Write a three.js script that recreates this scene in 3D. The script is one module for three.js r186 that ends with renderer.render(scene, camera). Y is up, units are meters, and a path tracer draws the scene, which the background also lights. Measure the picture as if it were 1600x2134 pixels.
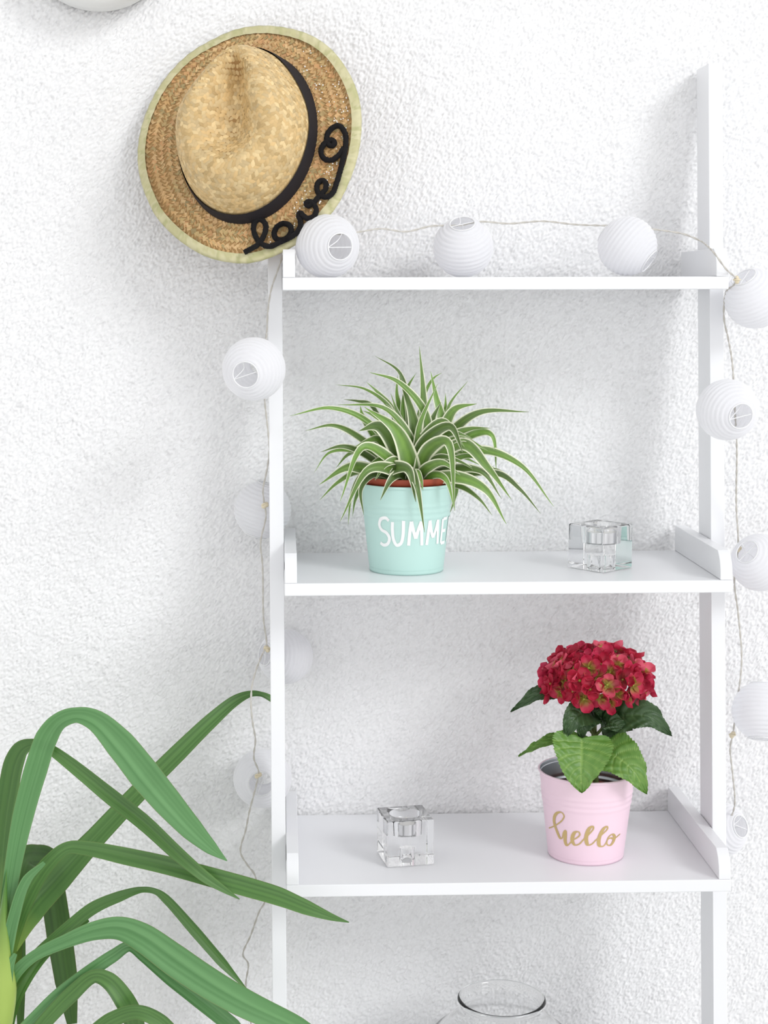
import * as THREE from 'three';
import { RoundedBoxGeometry } from 'three/addons/geometries/RoundedBoxGeometry.js';
import { mergeGeometries } from 'three/addons/utils/BufferGeometryUtils.js';
import { createNoise2D } from 'simplex-noise';
import { Brush, Evaluator, SUBTRACTION } from 'three-bvh-csg';

// ---------------------------------------------------------------- camera, sky, window light, exposure
const scene = new THREE.Scene();
const IW = 1600, IH = 2134, F = 3338.8, PPX = 683.1, PPY = 1011.4;
const camera = new THREE.PerspectiveCamera(2 * Math.atan(IH / 2 / F) * 180 / Math.PI, IW / IH, 0.05, 50);
camera.position.set(-0.0018, 1.5177, 2.4379);
camera.rotation.order = 'YXZ';
camera.rotation.set(-0.1191, -0.0287, -0.0027);
camera.setViewOffset(IW, IH, IW / 2 - PPX, IH / 2 - PPY, IW, IH);
camera.updateMatrixWorld(true);
const SKY = 0.91;                                                 // hazy bright sky, brightest towards the horizon
{
  const w = 64, h = 64, d = new Float32Array(w * h * 4);
  for (let j = 0; j < h; j++) { const e = Math.max(0, ((j + 0.5) / h - 0.5) * 2), k = SKY * (0.6 + 0.9 * Math.exp(-e * 3.0)); for (let i = 0; i < w; i++) d.set([k, k, k * (0.998 + 0.02 * e), 1], (j * w + i) * 4); }
  const t = new THREE.DataTexture(d, w, h, THREE.RGBAFormat, THREE.FloatType); t.mapping = THREE.EquirectangularReflectionMapping; t.minFilter = t.magFilter = THREE.LinearFilter; t.needsUpdate = true;
  scene.background = t; scene.environment = t;
}
const renderer = new THREE.WebGLRenderer({ antialias: true });
renderer.toneMapping = THREE.LinearToneMapping;
renderer.toneMappingExposure = 1.06;
renderer.shadowMap.enabled = true;
const sun = new THREE.DirectionalLight(new THREE.Color(0.985, 0.995, 1.0), 1.0);   // sun veiled by thin cloud, upper right
sun.position.set(3.1, 3.75, 3.1); sun.target.position.set(0.2, 1.2, 0); sun.shadow.radius = 36; sun.castShadow = true;
sun.shadow.mapSize.set(2048, 2048); Object.assign(sun.shadow.camera, { left: -2, right: 2, top: 2, bottom: -2, near: 0.1, far: 8 });
scene.add(sun, sun.target);

// ---------------------------------------------------------------- helpers
let seed = 1234567;
const rnd = () => { seed = (seed * 1664525 + 1013904223) >>> 0; return seed / 4294967296; };
const rr = (a, b) => a + (b - a) * rnd();
const V = (x, y, z) => new THREE.Vector3(x, y, z);
const noise2 = createNoise2D(rnd);
const sm = (a, b, x) => { const t = Math.min(1, Math.max(0, (x - a) / (b - a))); return t * t * (3 - 2 * t); };
const used = {};
const numbered = n => { used[n] = (used[n] || 0) + 1; return used[n] === 1 ? n : n + '_' + String(used[n] - 1).padStart(3, '0'); };
function rayDir(u, v) { return V((u - PPX) / F, -(v - PPY) / F, -1).applyEuler(camera.rotation); }
function at(u, v, z) { const d = rayDir(u, v); return camera.position.clone().addScaledVector(d, (z - camera.position.z) / d.z); }
function onPlane(u, v, C, n) { const d = rayDir(u, v); return camera.position.clone().addScaledVector(d, C.clone().sub(camera.position).dot(n) / d.dot(n)); }
function thing(name, label, category, pos = V(0, 0, 0), group) {
  const o = new THREE.Group(); o.name = numbered(name); o.position.copy(pos); scene.add(o);
  o.userData = { label, category }; if (group) o.userData.group = group; return o;
}
function part(name, geo, mat, parent, label) {
  const m = new THREE.Mesh(geo, mat); m.name = numbered(name); m.castShadow = m.receiveShadow = true;
  if (label) m.userData.label = label;
  parent.add(m); return m;
}
function struct(name, geo, mat, label) { const m = part(name, geo, mat, scene); m.userData.kind = 'structure'; if (label) m.userData.label = label; return m; }
const srgb = (r, g, b) => new THREE.Color().setRGB(r / 255, g / 255, b / 255, THREE.SRGBColorSpace);
const std = (c, rough = 0.6, o = {}) => new THREE.MeshStandardMaterial({ color: c, roughness: rough, ...o });
const phys = (c, rough, o = {}) => new THREE.MeshPhysicalMaterial({ color: c, roughness: rough, ...o });
const BX = (x0, x1, y0, y1, z0, z1) => { const g = new THREE.BoxGeometry(x1 - x0, y1 - y0, z1 - z0); g.translate((x0 + x1) / 2, (y0 + y1) / 2, (z0 + z1) / 2); return g; };
function RB(x0, x1, y0, y1, z0, z1, r = 0.0015, s = 2) { const g = new RoundedBoxGeometry(x1 - x0, y1 - y0, z1 - z0, s, r); g.translate((x0 + x1) / 2, (y0 + y1) / 2, (z0 + z1) / 2); return g; }
function grid(nu, nv, fn, col, closeU = false) {      // surface fn(i/nu, j/nv) -> Vector3, optional colour
  const p = [], c = [], uv = [], idx = [];
  for (let j = 0; j <= nv; j++) for (let i = 0; i <= nu; i++) {
    const a = fn(i / nu, j / nv, i, j); p.push(a.x, a.y, a.z); uv.push(i / nu, j / nv);
    if (col) { const k = col(i / nu, j / nv, i, j); c.push(k.r, k.g, k.b); }
  }
  for (let j = 0; j < nv; j++) for (let i = 0; i < nu; i++) { const a = j * (nu + 1) + i, b = a + 1, d = a + nu + 1, e = d + 1; idx.push(a, b, e, a, e, d); }
  const g = new THREE.BufferGeometry();
  g.setAttribute('position', new THREE.Float32BufferAttribute(p, 3)); g.setAttribute('uv', new THREE.Float32BufferAttribute(uv, 2));
  if (col) g.setAttribute('color', new THREE.Float32BufferAttribute(c, 3));
  g.setIndex(idx); g.computeVertexNormals();
  if (closeU) { const n = g.attributes.normal; for (let j = 0; j <= nv; j++) { const a = j * (nu + 1), b = a + nu; const s = V(n.getX(a) + n.getX(b), n.getY(a) + n.getY(b), n.getZ(a) + n.getZ(b)).normalize(); n.setXYZ(a, s.x, s.y, s.z); n.setXYZ(b, s.x, s.y, s.z); } }
  return g;
}
function tube(pts, r, seg = 60, rad = 8, closed = false) { return new THREE.TubeGeometry(new THREE.CatmullRomCurve3(pts, closed, 'centripetal'), seg, r, rad, closed); }
function lathe(pts, seg = 64) { return new THREE.LatheGeometry(pts.map(p => new THREE.Vector2(p[0], p[1])), seg); }
const lerpList = (a, t) => { const x = t * (a.length - 1), i = Math.min(a.length - 2, Math.floor(x)); return a[i] + (a[i + 1] - a[i]) * (x - i); };

// ---------------------------------------------------------------- setting
const RX0 = -1.0, RX1 = 6, RH = 3.0;
const plainWhite = std(new THREE.Color(0.84, 0.84, 0.83), 0.9);
const stuccoMat = std(new THREE.Color(0.90, 0.90, 0.908), 0.95);
{
  const x0 = -0.50, x1 = 0.86, y0 = 0.30, y1 = 1.98, st = 0.0017, nu = Math.round((x1 - x0) / st), nv = Math.round((y1 - y0) / st);
  const relief = grid(nu, nv, (a, b) => {
    const x = x0 + a * (x1 - x0), y = y0 + b * (y1 - y0), e = sm(0, 0.02, Math.min(a, b, 1 - a, 1 - b));
    const wx = x + 0.0025 * noise2(x * 90 + 9, y * 90), wy = y + 0.0025 * noise2(x * 90, y * 90 + 40);
    const n1 = noise2(wx * 215 + wy * 60, wy * 140), n2 = noise2(wx * 330 + 7, wy * 250 + 3), n3 = noise2(x * 30 + 50, y * 30), n4 = noise2(x * 5, y * 5 + 20);
    const h = 0.0018 * sm(-0.55, 0.6, n1) + 0.0011 * n2 + 0.0005 * n3 + 0.0012 * n4 - Math.max(0, noise2(wx * 95 + 31, wy * 75) - 0.62) * 0.004;
    return V(x, y, -0.0035 + e * h);
  });
  const slab = BX(RX0 - 0.25, RX1, -0.2, RH, -0.25, -0.0042);
  struct('wall_back', mergeGeometries([slab, relief]), stuccoMat, 'white roughcast stucco wall behind the ladder shelf');
}
const floorMat = std(srgb(229, 229, 228), 0.8);
struct('floor', BX(RX0 - 0.25, 6, -0.2, 0, 0, 6), floorMat, 'pale balcony floor below the view');
struct('added_roof_slab', BX(RX0 - 0.25, 4.5, 2.62, 2.8, 0, 0.6), plainWhite, 'white slab added above the view to shade the upper wall');  // unseen slab, added to hold sky light off the upper wall
struct('added_side_wall', BX(RX0 - 0.25, RX0, 0, 2.62, 0, 1.5), plainWhite, 'white side wall added out of view to darken the left');  // added out of view to block sky from the left

// ---------------------------------------------------------------- ladder shelf
const W = 0.62, Y0 = 1.96, TS = 0.0176, TG = 0.0178, TR = 0.0205, HG = 0.0388;
const shelfY = [Y0 - 0.4201, Y0 - 0.8367, Y0 - 1.2536, Y0 - 1.6705], shelfZ = [0.2128, 0.2736, 0.3058, 0.345], shelfB = [0.0105, 0.012, 0.006, 0.006];
const lacquer = phys(new THREE.Color(0.86, 0.867, 0.89), 0.32, { clearcoat: 0.15, clearcoatRoughness: 0.3 });
{
  const s = thing('ladder_shelf', 'tall white lacquered ladder shelf leaning against the stucco wall', 'shelf', V(W / 2, 0, 0));
  const off = g => { g.translate(-W / 2, 0, 0); return g; };
  const yTop = Y0 - 0.112, fz = y => 0.0602 - 0.1164 * (y - Y0), dr = 0.0692;
  for (const x of [-TR, W]) {
    const sh = new THREE.Shape([[fz(0), 0], [fz(yTop), yTop], [fz(yTop) - dr + 0.003, yTop], [fz(0) - dr, 0]].map(p => new THREE.Vector2(p[0], p[1])));
    const g = new THREE.ExtrudeGeometry(sh, { depth: TR - 0.002, bevelEnabled: true, bevelSize: 0.001, bevelThickness: 0.001, bevelOffset: -0.001, bevelSegments: 2 });
    g.rotateY(-Math.PI / 2); g.translate(x + TR - 0.001, 0, 0);       // shape x -> world z
    part('rail', off(g), lacquer, s);
  }
  for (let i = 0; i < 4; i++) {
    part('shelf_board', off(RB(0.0003, W - 0.0003, shelfY[i] - TS, shelfY[i], shelfB[i], shelfZ[i])), lacquer, s);
    for (const x of [0.0008, W - TG]) {
      const sh = new THREE.Shape(), zf = shelfZ[i] - 0.001, b = shelfB[i];
      sh.moveTo(b, 0.0003); sh.lineTo(zf, 0.0003); sh.lineTo(zf, 0.006); sh.quadraticCurveTo(zf - 0.001, 0.027, zf - 0.019, HG); sh.lineTo(b, HG); sh.closePath();
      const g = new THREE.ExtrudeGeometry(sh, { depth: TG - 0.0028, bevelEnabled: true, bevelSize: 0.0009, bevelThickness: 0.0009, bevelOffset: -0.0009, bevelSegments: 2, curveSegments: 16 });
      g.rotateY(-Math.PI / 2); g.translate(x + TG - 0.0018, shelfY[i], 0);
      part('side_guard', off(g), lacquer, s);
    }
  }
}

// ---------------------------------------------------------------- straw hat
{
  const n = V(-0.33, 0.31, 1).normalize(), C = at(520, 300, 0.098);
  const eV = V(0, 1, 0).addScaledVector(n, -n.y).normalize(), eU = eV.clone().cross(n).normalize();
  const hat = thing('straw_hat', 'woven straw hat with black ribbon and black love lettering, hung on the left rail', 'hat', C);
  const L = (u, v, h) => V(0, 0, 0).addScaledVector(eU, u).addScaledVector(eV, v).addScaledVector(n, h);
  const outline = [[540, 52], [595, 57], [650, 75], [690, 103], [720, 140], [741, 180], [752, 220], [754, 275], [745, 330], [726, 382], [700, 430], [664, 470], [620, 505], [575, 530], [520, 547], [475, 546], [430, 535], [388, 512], [350, 480], [325, 450], [310, 420], [295, 378], [288, 330], [293, 275], [310, 220], [330, 180], [360, 140], [395, 107], [440, 80], [490, 59]]
    .map(([x, y]) => { const d = onPlane(x, y, C, n).sub(C); return [Math.atan2(d.dot(eV), d.dot(eU)), Math.hypot(d.dot(eV), d.dot(eU))]; }).sort((a, b) => a[0] - b[0]);
  const Rout = th => {
    th = Math.atan2(Math.sin(th), Math.cos(th)); const N = outline.length;
    let i = outline.findIndex(o => o[0] > th); if (i < 0) i = N;
    const g = k => { const q = outline[((k % N) + N) % N]; return [q[0] + 2 * Math.PI * Math.floor(k / N), q[1]]; };
    const p0 = g(i - 2), p1 = g(i - 1), p2 = g(i), p3 = g(i + 1), t = (th - p1[0]) / (p2[0] - p1[0]);
    return 0.5 * (2 * p1[1] + (p2[1] - p0[1]) * t + (2 * p0[1] - 5 * p1[1] + 4 * p2[1] - p3[1]) * t * t + (3 * p1[1] - p0[1] - 3 * p2[1] + p3[1]) * t * t * t);
  };
  const base = onPlane(520, 288, C, n).sub(C), bu = base.dot(eU), bv = base.dot(eV), A = 0.100, B = 0.126, H = 0.118;
  const crown = (th, p, o = 0) => {
    const q = p * Math.PI / 2, r0 = Math.pow(Math.max(0, Math.cos(q)), 0.62), hh = Math.pow(Math.sin(q), 0.72);
    let u = A * r0 * Math.cos(th) * (1 - 0.13 * hh), v = B * r0 * Math.sin(th) * (1 - 0.13 * hh);
    if (v > 0) u *= 1 - 0.60 * hh * sm(0, B * 0.95, v);
    const sig = 0.015 + 0.027 * sm(0.10, -0.03, v);
    const dent = 0.054 * Math.exp(-((u / sig) ** 2)) * sm(-0.09, -0.015, v) * sm(0.70, 0.96, hh) * (1 - 0.45 * sm(0.06, 0.105, v));
    const f = 1 + o / 0.1;
    return L(bu + u * f, bv + v * f, H * hh * (1 + 0.07 * v / B) - dent);
  };
  const brimH = (th, t) => 0.004 * Math.sin(2 * th + 0.6) * t * t + 0.003 * (1 - t);
  const brim = (th, t, o = 0) => {           // t 0 at crown, 1 at rim
    const c = Math.cos(th), s = Math.sin(th), ri = 0.93 / Math.sqrt((c / A) ** 2 + (s / B) ** 2), ro = Math.max(Rout(th), 0.1);
    const iu = bu + ri * c, iv = bv + ri * s, ou = ro * c, ov = ro * s;
    return L(iu + (ou - iu) * t, iv + (ov - iv) * t, brimH(th, t) + o);
  };
  const TAU = Math.PI * 2;
  const underStraw = std(srgb(168, 132, 84), 0.9, { side: THREE.DoubleSide }), straw = std(0xffffff, 0.62, { vertexColors: true, side: THREE.DoubleSide });
  part('brim', mergeGeometries([grid(120, 10, (a, b) => brim(a * TAU, b * 0.985, 0), null, true), grid(120, 10, (a, b) => brim(-a * TAU, b * 0.985, -0.0025), null, true)]), underStraw, hat);
  part('crown', grid(120, 48, (a, b) => crown(a * TAU, b, -0.0008), null, true), underStraw, hat);
  function weave(S, rows, pitch, palette, dirs) {   // herringbone rows of short arched straw floats
    const pos = [], col = [], idx = [];
    rows.forEach((p, k) => {
      const per = (() => { let d = 0, a = S(0, p); for (let i = 1; i <= 48; i++) { const b = S(i / 48 * TAU, p); d += a.distanceTo(b); a = b; } return d; })();
      const nn = Math.max(5, Math.round(per / pitch));
      // even spacing by arc length
      const table = [0]; { let a = S(0, p); for (let i = 1; i <= 240; i++) { const b = S(i / 240 * TAU, p); table.push(table[i - 1] + a.distanceTo(b)); a = b; } }
      let ti = 0;
      for (let i = 0; i < nn; i++) {
        const target = (i + 0.5 * (k % 2) + rr(-0.08, 0.08)) / nn * table[240]; while (ti < 239 && table[ti + 1] < target) ti++; if (target < table[ti]) ti = 0;
        const th = (ti + (target - table[ti]) / Math.max(1e-9, table[ti + 1] - table[ti])) / 240 * TAU;
        const c = S(th, p), e = 1e-3, tx = S(th + e * 5, p).sub(c).normalize(), ty0 = S(th, Math.min(1, p + e)).sub(S(th, Math.max(0, p - e)));
        const nz = tx.clone().cross(ty0).normalize(), ty = nz.clone().cross(tx);
        if (!(nz.lengthSq() > 0.5)) continue;
        const ang = (k % 2 ? 1 : -1) * (0.75 + rr(-0.12, 0.12)), dx = tx.clone().multiplyScalar(Math.cos(ang)).addScaledVector(ty, Math.sin(ang)), dy = nz.clone().cross(dx);
        const len = dirs.len * rr(0.9, 1.15), wid = dirs.wid * rr(0.88, 1.08), c0 = palette[Math.floor(rnd() * palette.length)], br = rr(0.86, 1.12), tilt = rr(-0.05, 0.05);
        const s0 = pos.length / 3;
        for (let a = 0; a <= 4; a++) for (let b = 0; b <= 2; b++) {
          const x = (a / 4 - 0.5), y = (b / 2 - 0.5);
          const h = 0.0012 - 0.0046 * x * x - (b === 1 ? 0 : 0.0005) + tilt * x * 0.01;
          const q = c.clone().addScaledVector(dx, x * len).addScaledVector(dy, y * wid).addScaledVector(nz, h);
          pos.push(q.x, q.y, q.z); const f = br * (b === 1 ? 1.04 : 0.98); col.push(c0.r * f, c0.g * f, c0.b * f);
        }
        for (let a = 0; a < 4; a++) for (let b = 0; b < 2; b++) { const o = s0 + a * 3 + b; idx.push(o, o + 3, o + 4, o, o + 4, o + 1); }
      }
    });
    const g = new THREE.BufferGeometry(); g.setAttribute('position', new THREE.Float32BufferAttribute(pos, 3)); g.setAttribute('color', new THREE.Float32BufferAttribute(col, 3)); g.setIndex(idx); g.computeVertexNormals(); return g;
  }
  const palC = [srgb(214, 186, 136), srgb(206, 176, 124), srgb(222, 196, 146), srgb(196, 166, 114), srgb(212, 180, 126), srgb(203, 178, 132)];
  const palB = [srgb(206, 166, 112), srgb(212, 174, 124), srgb(200, 160, 106), srgb(190, 164, 112), srgb(170, 150, 104), srgb(216, 182, 132), srgb(206, 158, 108), srgb(198, 168, 116), srgb(208, 170, 118)];
  let pb = 0.02; while (H * Math.pow(Math.sin(pb * Math.PI / 2), 0.72) < 0.030) pb += 0.002;
  // row positions by arc length
  const rowsFor = (S, step, lo, hi) => { const out = []; let acc = 0, a = S(4.0, lo); out.push(lo); for (let i = 1; i <= 600; i++) { const p = lo + (hi - lo) * i / 600, b = S(4.0, p); acc += a.distanceTo(b); a = b; if (acc >= step) { out.push(p); acc = 0; } } return out; };
  const cw = part('crown_weave', weave(crown, rowsFor(crown, 0.0064, pb * 0.8, 0.999), 0.0056, palC, { len: 0.0125, wid: 0.0058 }), straw, hat); cw.userData.kind = 'stuff';
  const bw = part('brim_weave', weave((th, t) => brim(th, t, 0.0006), rowsFor((th, t) => brim(th, t), 0.0102, 0.02, 0.87), 0.0074, palB, { len: 0.0185, wid: 0.0078 }), straw, hat); bw.userData.kind = 'stuff';
  const ribbon = std(srgb(30, 25, 30), 0.85, { side: THREE.DoubleSide });
  part('ribbon_band', grid(120, 8, (a, b) => crown(a * TAU, 0.001 + pb * b, 0.0032 - 0.0008 * Math.abs(b - 0.5)), null, true), ribbon, hat, 'black ribbon band around the crown');
  // pale bound edge
  const bindCols = [srgb(198, 193, 148), srgb(205, 199, 158), srgb(188, 186, 138), srgb(210, 204, 164)];
  const edge = grid(360, 8, (a, b) => {
    const th = a * TAU, ro = Rout(th), k = b * 2 - 1, wig = 0.0005 * Math.sin(th * 60);
    const t = 1 - (b < 0.5 ? (0.5 - b) : (b - 0.5)) * 0.0, rad = ro - 0.0135 * Math.min(1, Math.abs(k) * 1.15) * (k < 0 ? 1 : 0.8);
    const hgt = (k < 0 ? 1 : -1) * 0.0028 * Math.sqrt(Math.min(1, Math.abs(k) * 3)) + 0.0012 * (k < 0 ? Math.abs(k) : -Math.abs(k));
    return L(rad * Math.cos(th), rad * Math.sin(th), brimH(th, 1) + hgt + wig);
  }, (a, b) => { const s = a * 110 + b * 1.9 + 1.5 * noise2(a * 40, b), k = Math.floor(s), c = bindCols[(k * 7 + (k >> 2) * 3) & 3], f = 0.93 + 0.08 * Math.abs(Math.sin((s - k) * Math.PI)); return c.clone().multiplyScalar(f); }, true);
  part('edge_binding', edge, std(0xffffff, 0.7, { vertexColors: true, side: THREE.DoubleSide }), hat, 'pale green straw edge binding');
  // chenille lettering following the brim
  const chen = phys(new THREE.Color(0.006, 0.005, 0.006), 1.0, { sheen: 0.15, sheenRoughness: 0.6 });
  const hp = (x, y, h = 0.0055) => onPlane(x, y, C.clone().addScaledVector(n, h), n).sub(C);
  const strokes = [
    [[509, 526], [522, 519], [534, 512], [545, 500], [551, 487], [554, 473], [549, 461], [540, 457], [531, 463], [528, 475], [531, 489], [539, 503], [552, 512], [565, 513], [582, 505], [600, 497], [616, 487], [625, 474], [626, 461], [622, 449], [625, 443], [632, 450], [641, 455], [653, 451], [659, 439], [654, 426], [645, 420], [638, 423], [641, 429], [652, 424], [660, 415], [668, 406], [678, 394], [679, 383], [672, 376], [663, 381], [660, 394], [668, 407], [682, 410], [693, 402], [701, 382], [708, 358], [715, 330], [720, 302], [719, 278], [706, 262], [690, 269], [681, 284], [684, 300], [693, 304], [697, 297], [691, 292], [680, 296], [669, 311], [673, 328], [689, 334], [706, 323], [716, 308]],
    [[600, 497], [588, 500], [576, 498], [571, 488], [576, 474], [589, 466], [602, 469], [607, 480], [601, 493], [591, 500]],
  ];
  const gl = strokes.map((s, k) => { const rnds = s.map(() => 0.0012 * rnd()); const g = tube(s.map(([x, y], i) => hp(x, y, 0.0058 + rnds[i])), 0.0039, 420, 10); const P = g.attributes.position; for (let i = 0; i < P.count; i++) { const nx = g.attributes.normal; const f = 0.0006 * noise2(i * 0.91, k * 10 + i * 0.37); P.setXYZ(i, P.getX(i) + nx.getX(i) * f, P.getY(i) + nx.getY(i) * f, P.getZ(i) + nx.getZ(i) * f); } return g; });
  part('lettering', mergeGeometries(gl), chen, hat, 'fuzzy black love lettering ending in a heart');
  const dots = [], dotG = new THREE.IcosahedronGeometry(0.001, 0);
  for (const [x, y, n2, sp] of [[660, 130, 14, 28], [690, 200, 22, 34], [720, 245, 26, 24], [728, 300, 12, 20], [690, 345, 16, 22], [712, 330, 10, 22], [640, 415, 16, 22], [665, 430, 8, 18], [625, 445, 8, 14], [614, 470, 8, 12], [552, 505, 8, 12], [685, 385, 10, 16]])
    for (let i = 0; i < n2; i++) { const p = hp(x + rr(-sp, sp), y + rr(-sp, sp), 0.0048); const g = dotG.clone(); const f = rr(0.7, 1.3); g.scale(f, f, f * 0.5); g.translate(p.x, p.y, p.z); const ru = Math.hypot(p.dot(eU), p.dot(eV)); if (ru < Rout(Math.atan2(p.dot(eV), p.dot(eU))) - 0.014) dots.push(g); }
  const gb = part('light_fleck', mergeGeometries(dots), std(srgb(250, 248, 240), 0.3), hat); gb.userData.kind = 'stuff';  // white flecks stand in for light showing through holes in the weave
}

// ---------------------------------------------------------------- round white wall lamp at the top edge
{
  const c = at(206, -145, 0.0), R = 0.118;
  const o = thing('wall_lamp', 'round white wall lamp cut off by the top edge of the view', 'lamp', c);
  const mk = (pts) => { const g = lathe(pts, 96); g.rotateX(Math.PI / 2); return g; };
  part('base_plate', mk([[0, -0.002], [R * 0.97, -0.002], [R * 0.97, 0.012], [0, 0.012]]), std(srgb(205, 205, 203), 0.5), o);
  part('lamp_cover', mk([[R, 0.012], [R, 0.035], [R * 0.985, 0.045], [R * 0.93, 0.055], [R * 0.8, 0.062], [R * 0.5, 0.066], [0.0001, 0.068]]), std(srgb(228, 229, 228), 0.45, { side: THREE.DoubleSide }), o);
}

// ---------------------------------------------------------------- paper lanterns and the string of lights
const paper = phys(new THREE.Color(0.955, 0.955, 0.978), 1.0, { transmission: 0.42, thickness: 0, side: THREE.DoubleSide });
const wireMat = std(srgb(238, 238, 240), 0.5);
function lanternParts(g, R) {
  const ro = R * 0.41, ph0 = Math.asin(0.41), N = 14, pts = [];
  for (let i = 0; i <= N * 4; i++) { const ph = ph0 + (Math.PI - 2 * ph0) * i / (N * 4), k = (i % 4) / 4, b = Math.sin(k * Math.PI); const r = R * (0.962 + 0.038 * b); pts.push([r * Math.sin(ph), -r * Math.cos(ph)]); }
  part('paper_shade', lathe(pts, 72), paper, g);
  const y = R * Math.cos(ph0);
  for (const s of [-1, 1]) { const t = new THREE.TorusGeometry(ro, R * 0.022, 8, 48); t.rotateX(Math.PI / 2); t.translate(0, s * y, 0); part('rim_ring', t, wireMat, g); }
  const w = [tube([V(-ro, y, 0), V(ro, y - R * 0.02, R * 0.05)], R * 0.016, 4, 6), tube([V(-ro, y, 0), V(0, y - R * 0.12, -R * 0.2), V(ro * 0.2, y, -ro * 0.95)], R * 0.016, 10, 6), tube([V(0, y, R * 0.02), V(0, -y, 0)], R * 0.013, 4, 6)];
  part('wire_stretcher', mergeGeometries(w), wireMat, g);
}
let lanternProto = null;
function lantern(u, v, z, rp, axis, label, spin = 0) {
  const c = at(u, v, z), Zc = camera.position.distanceTo(c), R = rp / F * Zc;
  let o;
  if (!lanternProto) { o = lanternProto = thing('paper_lantern', label, 'lantern'); lanternParts(o, 1); }
  else { o = lanternProto.clone(); o.name = numbered('paper_lantern'); scene.add(o); o.userData = { label, category: 'lantern' }; }
  o.userData.group = 'white paper lanterns on the light string';
  o.position.copy(c); o.scale.setScalar(R);
  o.quaternion.setFromUnitVectors(V(0, 1, 0), V(...axis).normalize()).multiply(new THREE.Quaternion().setFromAxisAngle(V(0, 1, 0), spin));
  return o;
}
lantern(682, 513, 0.158, 66, [0.40, -0.04, 0.9], 'white paper lantern at the left end of the top shelf, overlapping the hat brim', 0.5);
lantern(965, 515, 0.09, 62, [-0.1, 0.8, 0.55], 'white paper lantern in the middle of the top shelf', 0.3);
lantern(1307, 513, 0.12, 60, [0.72, -0.55, 0.35], 'white paper lantern near the right end of the top shelf', 0.2);
lantern(1572, 622, 0.16, 60, [-0.5, 0.75, 0.35], 'white paper lantern hanging right of the top shelf board end', 0.8);
lantern(529, 769, 0.22, 66, [-0.27, -0.15, 0.95], 'white paper lantern with open end facing out, left of the spider plant', 0.1);
lantern(547, 1062, 0.052, 60, [0.25, 0.85, 0.05], 'greyish shaded paper lantern half hidden behind the left rail, above the second shelf', 0.4);
lantern(595, 1368, 0.06, 57, [-0.75, 0.2, 0.5], 'paper lantern behind the left rail just below the second shelf', 0.7);
lantern(547, 1622, 0.06, 60, [-0.05, 0.1, 1], 'lowest paper lantern behind the left rail, open end facing out', 1.2);
lantern(1515, 854, 0.24, 62, [0.22, -0.15, 0.95], 'white paper lantern on the right rail facing out, right of the spider plant', 0.5);
lantern(1583, 1172, 0.2, 58, [-0.6, 0.45, 0.5], 'pale paper lantern right of the second shelf end', 0.2);
lantern(1588, 1482, 0.16, 60, [-0.1, -0.85, 0.35], 'paper lantern at the right edge, level with the red flowers', 0.6);
lantern(1502, 1728, 0.062, 53, [0.5, 0.3, 0.6], 'paper lantern peeping out behind the right rail by the third shelf', 0.3);
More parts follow.
